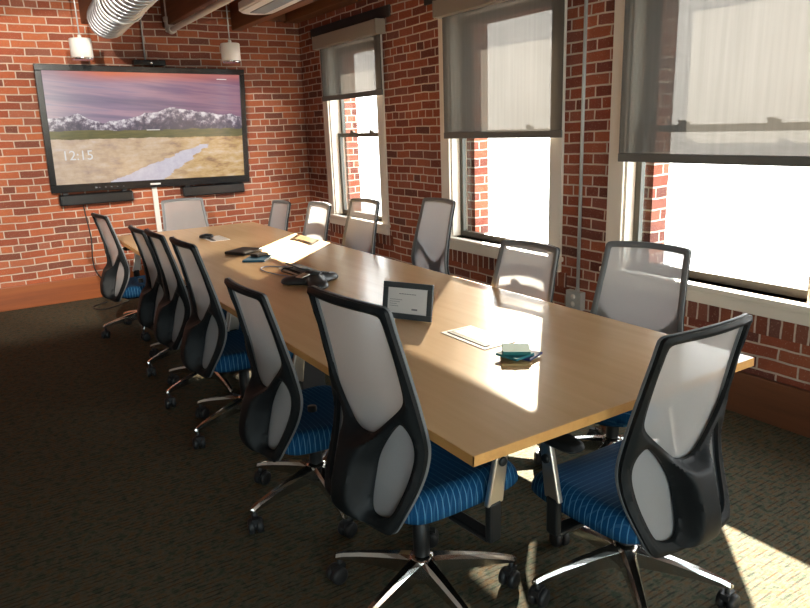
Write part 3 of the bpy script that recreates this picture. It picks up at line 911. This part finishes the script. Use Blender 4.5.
for i, (y, opened) in enumerate(((2.04, False), (3.77, True), (5.43, False))):
    x0, x1, y0, y1 = 1.525, 1.68, y - .142, y + .142
    p = tput(MB().box(x0, x1, y0, y1, TT, TT + .003), 'power_hatch', M['plate'], .001)
    tput(MB().box(x0 + .020, x0 + .044, y0 + .02, y1 - .02, TT + .003, TT + .0060), 'cable_slot', M['black'], parent=p)
    fr = MB()
    fr.box(x0 + .050, x1 - .016, y0 + .016, y0 + .018, TT + .003, TT + .0038).box(x0 + .045, x1 - .016, y1 - .018, y1 - .016, TT + .003, TT + .0038)
    fr.box(x1 - .018, x1 - .016, y0 + .018, y1 - .018, TT + .003, TT + .0038)
    tput(fr, 'hatch_seam', M['tan'], parent=p)
    if opened:
        mt = Matrix.Translation((x1 - .012, y, TT + .004)) @ Matrix.Rotation(R(14), 4, 'Y')
        tput(MB().box(-.11, 0, -.12, .12, 0, .006, mt), 'hatch_lid', M['black'], .001, parent=p)

# ------------------------------------------------------------------ things on the table
# framed notice
a0 = Vector((1.454, 2.535, TT)); a1 = Vector((1.570, 2.318, TT))
d = (a1 - a0); FWd = d.length; ang = math.atan2(d.y, d.x)
fr = empty('framed_notice', ((a0 + a1) / 2).to_tuple(), ang)
tag(fr, 'small dark framed notice with a printed white sheet standing on the table', 'sign')
tilt = Matrix.Translation((0, 0, .0045)) @ Matrix.Rotation(R(-11), 4, 'X')
H = .161; b_ = .025; hw = FWd / 2
mb = MB().box(-hw, hw, 0, .014, 0, b_, tilt).box(-hw, hw, 0, .014, H - b_, H, tilt)
mb.box(-hw, -hw + b_, 0, .014, b_, H - b_, tilt).box(hw - b_, hw, 0, .014, b_, H - b_, tilt)
mb.build('frame', M['frame'], fr, .002)
MB().box(-hw + b_, hw - b_, .004, .012, b_, H - b_, tilt).build('sheet', M['paper'], fr)
def text_row(name, x0, x1, z, h, step, gap):
    mb = MB()
    x = x0
    while x < x1:
        mb.box(x, min(x1, x + step - gap), .0032, .0040, z, z + h, tilt); x += step
    mb.build(name, M['ink'], fr)
text_row('title_line', -.042, .042, H - .052, .003, .0125, .002)
for k, ln in enumerate((.062, .050, .036, .044)):
    text_row('text_line', -hw + .036, -hw + .036 + ln, H - .078 - .0095 * k, .002, .009, .0015)
text_row('signature_mark', .024, .052, .042, .007, .05, 0)
mt = Matrix.Translation((0, .044, .13)) @ Matrix.Rotation(R(20), 4, 'X')
MB().box(-.03, .03, 0, .004, -.136, 0, mt).build('easel_back', M['frame'], fr)

# pads of sticky notes, one on another
def note_pad(x, y, z, h, rz, mat, label, s=.097):
    o = MB().box(-s / 2, s / 2, -s / 2, s / 2, 0, h).build('sticky_note_pad', M[mat], None, .0012)
    o.location = (x, y, z); o.rotation_euler = (0, 0, R(rz))
    return tag(o, label, 'sticky notes', 'sticky note pads on the table')
note_pad(1.535, 1.735, TT, .008, -38, 'tan', 'tan sticky note pad at the bottom of the stack on the table', .104)
note_pad(1.585, 1.745, TT + .0082, .008, -70, 'navy', 'navy sticky note pad showing only a corner under the teal pads')
note_pad(1.545, 1.750, TT + .0164, .009, -82, 'teal_dark', 'deep teal sticky note pad turned diagonally within the stack')
note_pad(1.560, 1.762, TT + .0257, .013, -38, 'teal', 'light teal sticky note pad lying on top of the stack')

# speaker phone
ph = empty('conference_phone', (1.51, 3.37, TT), R(20))
tag(ph, 'charcoal three-armed conference phone lying in the middle of the table', 'phone')
def arm_poly(n=90):
    out = []
    for k in range(n):
        w = 2 * math.pi * k / n
        r = .066 + .118 * max(0.0, math.cos(1.5 * ((w + math.pi / 3) % (2 * math.pi / 3) - math.pi / 3))) ** 3.0
        out.append((r * math.cos(w), r * math.sin(w)))
    return np.array(out)
PP = arm_poly()
sheet(lambda a, b: poly_sd(PP, a, b), -.2, .2, -.2, .2, .009,
      lambda x, y, d: (x, y, .016 + (.050 - .165 * math.hypot(x, y)) * rnd(d, .035)), lambda x, y, d: (x, y, .002 + .008 * (1 - rnd(d, .02)))).build('phone_body', M['phone'], ph)
MB().lathe([(.0, .058), (.042, .060), (.046, .064), (.040, .069), (.0, .071)], 28).build('speaker_grille', M['black'], ph)
kp = MB()
rt = Matrix.Translation((-.075, -.0, .058)) @ Matrix.Rotation(R(-9), 4, 'Y')
kp.box(-.03, .03, -.026, .026, 0, .006, rt)
kpo = kp.build('display', M['silver'], ph, .002)
kb = MB()
for i in range(3):
    for j in range(4):
        rt2 = Matrix.Translation((.060 + .014 * i, -.03 + .015 * j, .054 - .0022 * i))
        kb.box(-.005, .005, -.0055, .0055, 0, .005, rt2)
kb.build('keypad', M['frame'], ph, .001)
for k in range(3):
    w = 2 * math.pi * k / 3
    MB().lathe([(.0, 0), (.018, 0), (.018, .01), (.0, .01)], 14, (.14 * math.cos(w), .14 * math.sin(w), 0)).build('foot', M['rubber'], ph)

def cable(name, pts, r, mat, label, cat='cable', group=None):
    P = [Vector(p) for p in pts]; out = []
    for i in range(len(P) - 1):
        p0 = P[max(0, i - 1)]; p1 = P[i]; p2 = P[i + 1]; p3 = P[min(len(P) - 1, i + 2)]
        for k in range(8):
            t = k / 8
            out.append(.5 * ((2 * p1) + (p2 - p0) * t + (2 * p0 - 5 * p1 + 4 * p2 - p3) * t * t + (-p0 + 3 * p1 - 3 * p2 + p3) * t ** 3))
    out.append(P[-1])
    return tag(MB().tube(out, r, 8).build(name, mat), label, cat, group)
zt = TT + .0056
cable('phone_cable', [(1.50, 3.50, TT + .012), (1.49, 3.60, zt), (1.45, 3.70, zt), (1.42, 3.84, zt), (1.43, 3.96, zt), (1.49, 4.00, zt), (1.55, 3.93, zt), (1.575, 3.87, zt + .010)], .004, M['grey_cord'], 'grey blue cable looping from the phone to the table hatch')
cable('data_cable', [(1.56, 3.49, TT + .010), (1.53, 3.58, zt), (1.50, 3.68, zt + .004), (1.50, 3.80, zt), (1.545, 3.86, zt), (1.575, 3.80, zt + .010)], .0035, M['cord'], 'dark cable in the shorter loop beside the phone')

# note folders beyond the phone
bp = empty('blue_notebook', (1.545, 4.31, TT), R(52)); tag(bp, 'thin blue notebook lying under a dark wallet by the sunlit patch', 'notebook')
MB().box(-.105, .105, -.075, .075, 0, .003).box(-.105, .105, -.075, .075, .009, .012).box(-.105, -.101, -.075, .075, .003, .009).build('cover', M['blue_pad'], bp, .001)
MB().box(-.099, .102, -.072, .072, .003, .009).build('pages', M['paper'], bp)
lf = empty('dark_portfolio', (1.555, 4.62, TT + .0004), R(32)); tag(lf, 'dark brown zipped portfolio lying flat, the larger dark object by the sunlit patch', 'portfolio')
MB().box(-.103, .103, -.09, .09, 0, .022).build('cover', M['leather'], lf, .009, segs=3)
MB().tube([(-.100, -.089, .011), (.102, -.089, .011), (.102, .087, .011)], .0032, 8).build('zip', M['black'], lf)
wl = MB().box(-.05, .05, -.037, .037, 0, .020).build('wallet', M['leather'], None, .007, segs=3)
wl.location = (1.57, 4.35, TT + .0125); wl.rotation_euler = (0, 0, R(20)); tag(wl, 'small dark wallet resting on the blue notebook', 'wallet')
pk = empty('microphone_puck', (1.555, 5.51, TT + .0063)); tag(pk, 'flat black microphone puck near the far end of the table', 'microphone')
MB().lathe([(.0, 0), (.052, 0), (.058, .006), (.054, .018), (.038, .025), (.0, .027)], 28).build('puck_body', M['black'], pk)
MB().lathe([(.0, .0265), (.014, .0268), (.013, .030), (.0, .0305)], 18).build('button', M['frame'], pk)

# ------------------------------------------------------------------ television, bars, fixings
TVW, TVH, TVD = 1.943, 1.154, .075
tilt_a = R(4.35)
tv = empty('television', (.637, 7.232, 1.068)); tv.rotation_euler = (tilt_a, R(.82), R(.42))
tag(tv, 'large wall screen showing a mountain landscape on the far brick wall', 'television')
bz = .055
MB().box(0, TVW, .012, TVD, 0, TVH).build('tv_case', M['tv'], tv, .01)
fr = MB().box(0, TVW, -.004, .014, 0, .075).box(0, TVW, -.004, .014, TVH - bz, TVH).box(0, bz, -.004, .014, .075, TVH - bz).box(TVW - bz, TVW, -.004, .014, .075, TVH - bz)
fr.build('bezel', M['tv'], tv, .004)
SW, SH = TVW - 2 * bz, TVH - bz - .075
scr = MB().box(0, SW, .004, .012, 0, SH).build('screen', screen_material(SW, SH), tv, loc=(bz, 0, .075))
MB().box(TVW * .49 - .05, TVW * .49 + .05, -.0055, -.004, .028, .045).build('maker_badge', M['paper'], tv)
bt = MB()
for k in range(5):
    bt.box(.42 + .055 * k, .432 + .055 * k, -.0055, -.004, .030, .036)
bt.box(.385, .405, -.0055, -.004, .026, .040).build('control_marks', M['rim'], tv)

def glyphs(body, size, loc, rot, mat, parent, name):
    cu = bpy.data.curves.new(name, 'FONT'); cu.body = body; cu.size = size; cu.extrude = .0004
    o = bpy.data.objects.new(name + '_tmp', cu); COL.objects.link(o)
    dg = bpy.context.evaluated_depsgraph_get()
    me = bpy.data.meshes.new_from_object(o.evaluated_get(dg))
    bpy.data.objects.remove(o); bpy.data.curves.remove(cu)
    q = bpy.data.objects.new(name, me); COL.objects.link(q)
    me.materials.clear(); me.materials.append(mat)
    q.parent = parent; q.location = loc; q.rotation_euler = rot
    return q
mw, ntw, ow = new_mat('lit_screen_text')
em = ntw.nodes.new('ShaderNodeEmission'); em.inputs[0].default_value = (.95, .93, .9, 1); em.inputs[1].default_value = .55
L(ntw, em.outputs[0], ow.inputs[0])
glyphs('12:15', .125, (.075, .0035, .225), (R(90), 0, 0), mw, scr, 'clock_digits')
ln = MB()
for x0, x1, z in ((SW * .87, SW * .925, SH - .050), (SW * .47, SW * .54, SH * .475)):
    ln.box(x0, x1, .003, .0038, z, z + .007)
ln.build('screen_caption', mw, scr)

cam_bar = empty('video_bar', (1.665, 7.215, 2.22)); tag(cam_bar, 'small black video bar sitting on the top edge of the wall screen', 'camera')
MB().box(-.15, .15, -.045, .045, 0, .052).build('bar_body', M['tv'], cam_bar, .008)
MB().lathe([(.0, -.052), (.013, -.051), (.016, -.046), (.016, -.040)], 18, (.015, 0, .026), 'y').build('lens', M['chrome'], cam_bar)

def sound_bar(x0, x1, z, label):
    s = empty('speaker_bar', (x0, 7.25, z)); tag(s, label, 'speaker', 'speaker bars below the wall screen')
    MB().box(0, x1 - x0, -.05, .080, 0, .104).build('speaker_body', M['tv'], s, .018)
    MB().box(.02, x1 - x0 - .02, -.053, -.048, .014, .094).build('speaker_grille', M['tv'], s, .001)
    MB().box(.05, .09, .0, .04, .10, .118).box(x1 - x0 - .09, x1 - x0 - .05, .0, .04, .10, .118).build('bracket', M['steel'], s)
    return s
sound_bar(.690, 1.362, .940, 'black speaker bar below the left half of the wall screen')
sound_bar(1.845, 2.505, .935, 'black speaker bar below the right half of the wall screen')

tag(MB().box(1.565, 1.615, YF - .022, YF, .225, 1.055).build('cable_raceway', M['white'], None, .004), 'white vertical cable raceway on the brick below the wall screen', 'raceway')
tag(MB().tube([(1.66, YF - .012, 2.26), (1.66, YF - .012, 2.98)], .008, 10).build('thin_conduit', M['conduit']), 'thin grey conduit rising from the wall screen to the ceiling', 'conduit')
cable('power_cable', [(.905, YF - .02, .930), (.915, YF - .014, .80), (.93, YF - .016, .60), (.915, YF - .014, .40), (.93, YF - .036, .26), (1.02, YF - .045, .12), (1.12, YF - .06, .014), (1.2, YF - .25, .010), (1.05, YF - .5, .010), (.86, YF - .62, .010), (.8, YF - .45, .010), (.95, YF - .32, .010)], .006, M['cord'], 'thin dark cable hanging down the far brick wall to the floor')

# ------------------------------------------------------------------ wall conduit and outlet
tag(MB().tube([(XW - .014, 3.125, .46), (XW - .014, 3.125, 2.98)], .0115, 12).build('wall_conduit', M['conduit']), 'galvanised conduit running up the brick between the middle and nearest windows', 'conduit')
ob = empty('outlet_box', (XW, 3.135, .335)); tag(ob, 'galvanised double outlet box on the brick at the foot of the conduit', 'outlet')
MB().box(-.045, 0, -.068, .068, 0, .125).build('box_body', M['conduit'], ob, .004)
for zz in (.038, .088):
    MB().lathe([(.0, -.049), (.018, -.048), (.018, -.045)], 18, (0, .0, zz), 'x').build('socket', M['white'], ob)
MB().lathe([(.0, -.0), (.016, .0), (.016, .014), (.0, .014)], 12, (-.016, -.01, .124)).build('connector', M['conduit'], ob)

# ------------------------------------------------------------------ overhead things
def pendant(x, y, zb, zt, rad, label):
    p = empty('pendant_lamp', (x, y, zb)); tag(p, label, 'lamp', 'white cylinder pendant lamps')
    h = zt - zb
    MB().lathe([(rad * .86, .012), (rad, .012), (rad, h - .004), (rad * .96, h), (.0, h)], 36).build('lamp_housing', M['white'], p)
    MB().lathe([(rad * .93, -.004), (rad * .97, .014), (rad * .90, .016), (rad * .60, .055), (.0, .06)], 36).build('reflector', M['chrome'], p)
    MB().lathe([(.0, h), (.018, h), (.014, h + .03), (.0, h + .03)], 16).build('cord_grip', M['white'], p)
    MB().tube([(0, 0, h + .02), (0, 0, ZC - zb)], .006, 8).build('stem', M['conduit'], p)
pendant(.985, 6.6, 2.208, 2.372, .088, 'white cylinder pendant lamp above the left corner of the wall screen')
pendant(2.28, 6.6, 2.206, 2.372, .088, 'white cylinder pendant lamp above the right corner of the wall screen')

# spiral duct
dv = Vector((0.054, 1.0, 0.0)).normalized()
de = Vector((1.105, 6.0, 2.44)); ds = de - dv * 8.6
du = empty('spiral_duct', de.to_tuple()); tag(du, 'round ribbed metal air duct hanging under the ceiling above the screen', 'duct')
rad = .136
MB().tube([ds - de, Vector((0, 0, 0)), dv * .02], [rad, rad, rad * .93], 40).build('duct_tube', M['galv'], du)
sd = dv.cross(Vector((0, 0, 1))).normalized(); uu = Vector((0, 0, 1))
hl = []
turns = 76; pitch = .112
for k in range(turns * 20):
    w = 2 * math.pi * k / 20
    hl.append(-dv * (pitch * k / 20 + .01) + (sd * math.cos(w) + uu * math.sin(w)) * (rad + .001))
MB().tube(hl, .0095, 6).build('spiral_rib', M['rib'], du)
hg = MB()
for t in (.9, 3.0, 5.2):
    c = -dv * t
    hg.tube([c + (sd * math.cos(w) + uu * math.sin(w)) * (rad + .012) for w in np.linspace(0, 2 * math.pi, 33)], .006, 6)
    hg.tube([c + uu * (rad + .01), c + uu * (ZC - de.z)], .005, 6)
hg.build('hanger', M['conduit'], du)

# sprinkler pipe with elbow
pp = empty('sprinkler_pipe', (1.875, 7.12, 2.535)); tag(pp, 'pale painted pipe with an elbow running along the joists', 'pipe')
MB().tube([(0, 0, 0), (0, -.1, 0), (0, -9.2, 0)], .026, 16).build('pipe_run', M['pipe'], pp)
MB().tube([(-.0, .02, .0), (-.0, .03, .03), (-.0, .03, .13)], .034, 16).lathe([(.042, .085), (.042, .125)], 16, (0, .03, 0)).build('elbow', M['pipe'], pp)
MB().lathe([(.036, -.12), (.040, -.115), (.040, -.055), (.036, -.05)], 16, (0, 0, 0), 'y').build('coupling', M['pipe'], pp)
MB().tube([(.0, .03, .12), (.0, .03, .415)], .020, 12).build('riser', M['pipe'], pp)
tag(MB().tube([(2.03, 6.9, 2.62), (2.03, 6.9, 2.98)], .012, 10).build('pipe_hanger', M['pipe']), 'thin pale hanger rod beside the painted pipe', 'hanger')

# long pendant light
ll = empty('linear_light', (2.36, 6.02, 2.565)); tag(ll, 'long white pendant light with grey louvre near the window corner of the ceiling', 'lamp')
ll.rotation_euler = (0, 0, R(-2))
W2, LEN = .165, 3.4
outl = [(-W2 * math.cos(t), .17 * math.sin(t)) for t in np.linspace(0, math.pi, 15)]
outl = [(x, y) for x, y in outl] + [(W2, -LEN), (-W2, -LEN)]
MB().prism(outl, 0.012, .075, lambda a, b, h: (a, b, h)).prism([(x * .9, y * .9 if y > 0 else y) for x, y in outl], 0, .012, lambda a, b, h: (a, b, h)).build('light_housing', M['white'], ll, .008)
lv = MB().box(-.065, .065, -1.25, .02, -.008, .002)
for k in range(26):
    lv.box(-.06, .06, -1.23 + .048 * k, -1.226 + .048 * k, -.012, -.006)
lv.build('louvre', M['grey_lamp'], ll)
hw_ = MB()
for y in (-.35, -2.6):
    hw_.tube([(0, y, .07), (0, y, ZC - 2.565)], .004, 6)
hw_.build('suspension_wire', M['conduit'], ll)

# ------------------------------------------------------------------ light
SKY, SKY_BACK = 7.3, 0.0
SUN_V = Vector((-1.62, -1.63, -1.10)).normalized()
sl = bpy.data.lights.new('sun', 'SUN'); sl.energy = 70.0; sl.angle = R(0.53); sl.color = (1.0, .89, .75)
so = bpy.data.objects.new('sun', sl); COL.objects.link(so)
so.rotation_euler = SUN_V.to_track_quat('-Z', 'Y').to_euler(); so.location = (8, 8, 8)

wd = bpy.data.worlds.new('sky'); scene.world = wd; wd.use_nodes = True
nt = wd.node_tree; nt.nodes.clear()
wo = nt.nodes.new('ShaderNodeOutputWorld'); bg = nt.nodes.new('ShaderNodeBackground')
tc = nt.nodes.new('ShaderNodeTexCoord')
sz = sep(nt, tc.outputs['Generated'])
col = ramp(nt, math_node(nt, 'MULTIPLY_ADD', sz[2], .5, .5), [(0.0, (.55, .50, .45)), (.47, (.80, .78, .76)), (.53, (1.0, .98, .97)), (1.0, (.80, .90, 1.0))])
# the sky behind the viewer gets an added cool tint, for the fill
side = math_node(nt, 'MULTIPLY_ADD', sz[1], -4.0, -1.6, clamp=True)
stren = math_node(nt, 'MULTIPLY_ADD', side, SKY_BACK, SKY)
L(nt, mix_col(nt, side, col, (.80, .95, 1.0)), bg.inputs[0]); L(nt, stren, bg.inputs[1])
L(nt, bg.outputs[0], wo.inputs[0])

# portals only steer sampling towards the window openings
for a, b, z0, z1 in WIN:
    pl = bpy.data.lights.new('window_portal', 'AREA'); pl.shape = 'RECTANGLE'
    pl.size = b - a - .1; pl.size_y = z1 - z0 + .05
    pl.cycles.is_portal = True
    po = bpy.data.objects.new('window_portal', pl); COL.objects.link(po)
    po.location = (XO + .02, (a + b) / 2, (z0 + z1) / 2)
    po.rotation_euler = Vector((-1, 0, 0)).to_track_quat('-Z', 'Z').to_euler()

for p, q in FILL_BWX:
    pl = bpy.data.lights.new('window_portal', 'AREA'); pl.shape = 'RECTANGLE'
    pl.size = q - p; pl.size_y = 1.9; pl.cycles.is_portal = True
    po = bpy.data.objects.new('window_portal', pl); COL.objects.link(po)
    po.location = ((p + q) / 2, YB - .22, 1.7)
    po.rotation_euler = Vector((0, 1, 0)).to_track_quat('-Z', 'Z').to_euler()

def track_spot(x, y, z, target, power, label):
    t = empty('track_spotlight', (x, y, z)); tag(t, label, 'lamp', 'track spotlights aimed at the screen wall')
    dr = (Vector(target) - Vector((x, y, z))).normalized()
    q = dr.to_track_quat('-Z', 'Y')
    can = MB().lathe([(.0, .13), (.045, .13), (.05, .12), (.05, -.02), (.044, -.02), (.044, .02), (.0, .03)], 24)
    can.v = [tuple(q @ Vector(p)) for p in can.v]
    can.build('lamp_can', M['steel'], t)
    MB().tube([(0, 0, .05), (0, 0, ZC - z)], .009, 8).build('stem', M['steel'], t)
    ld = bpy.data.lights.new('spotlight', 'SPOT'); ld.energy = power; ld.spot_size = R(54); ld.spot_blend = .22
    ld.shadow_soft_size = .035; ld.color = (1.0, .90, .78)
    lo = bpy.data.objects.new('spotlight', ld); COL.objects.link(lo)
    lo.location = Vector((x, y, z)) + dr * .02; lo.rotation_mode = 'QUATERNION'; lo.rotation_quaternion = q
SPOT = 540.0
track_spot(-.35, 1.6, 2.52, (.2, YF, 2.15), SPOT, 'black track spotlight aimed at the left of the screen wall')
track_spot(.50, 1.6, 2.52, (1.55, YF, 2.15), SPOT, 'black track spotlight aimed at the right of the screen wall')

# ------------------------------------------------------------------ camera
YAW, PITCH, ROLL, FPX = -0.557073673, 0.254988987, 0.0364193613, 680.0
cy, sy = math.cos(YAW), math.sin(YAW); cp, sp = math.cos(PITCH), math.sin(PITCH)
f0 = Vector((-sy, cy, 0)); r0 = Vector((cy, sy, 0)); u0 = Vector((0, 0, 1))
fw = f0 * cp - u0 * sp; dn = -(f0 * sp + u0 * cp)
cr, sr = math.cos(ROLL), math.sin(ROLL)
r1 = r0 * cr + dn * sr; d1 = -r0 * sr + dn * cr
cam = bpy.data.cameras.new('camera'); cam.sensor_width = 36.0; cam.lens = FPX / 810 * 36.0; cam.clip_start = .05
co = bpy.data.objects.new('camera', cam); COL.objects.link(co)
mw4 = Matrix.Identity(4)
for i, v in enumerate((r1, -d1, -fw)):
    for k in range(3): mw4[k][i] = v[k]
mw4.translation = Vector((0, 0, 1.56))
co.matrix_world = mw4
scene.camera = co

scene.view_settings.view_transform = 'Standard'
scene.view_settings.look = 'None'
scene.view_settings.gamma = 1.0
scene.view_settings.use_curve_mapping = False
scene.view_settings.exposure = 0.55
scene.cycles.max_bounces = 10
scene.cycles.diffuse_bounces = 5
scene.cycles.transparent_max_bounces = 16
scene.cycles.caustics_reflective = False
scene.cycles.sample_clamp_indirect = 8.0
scene.cycles.use_denoising = True
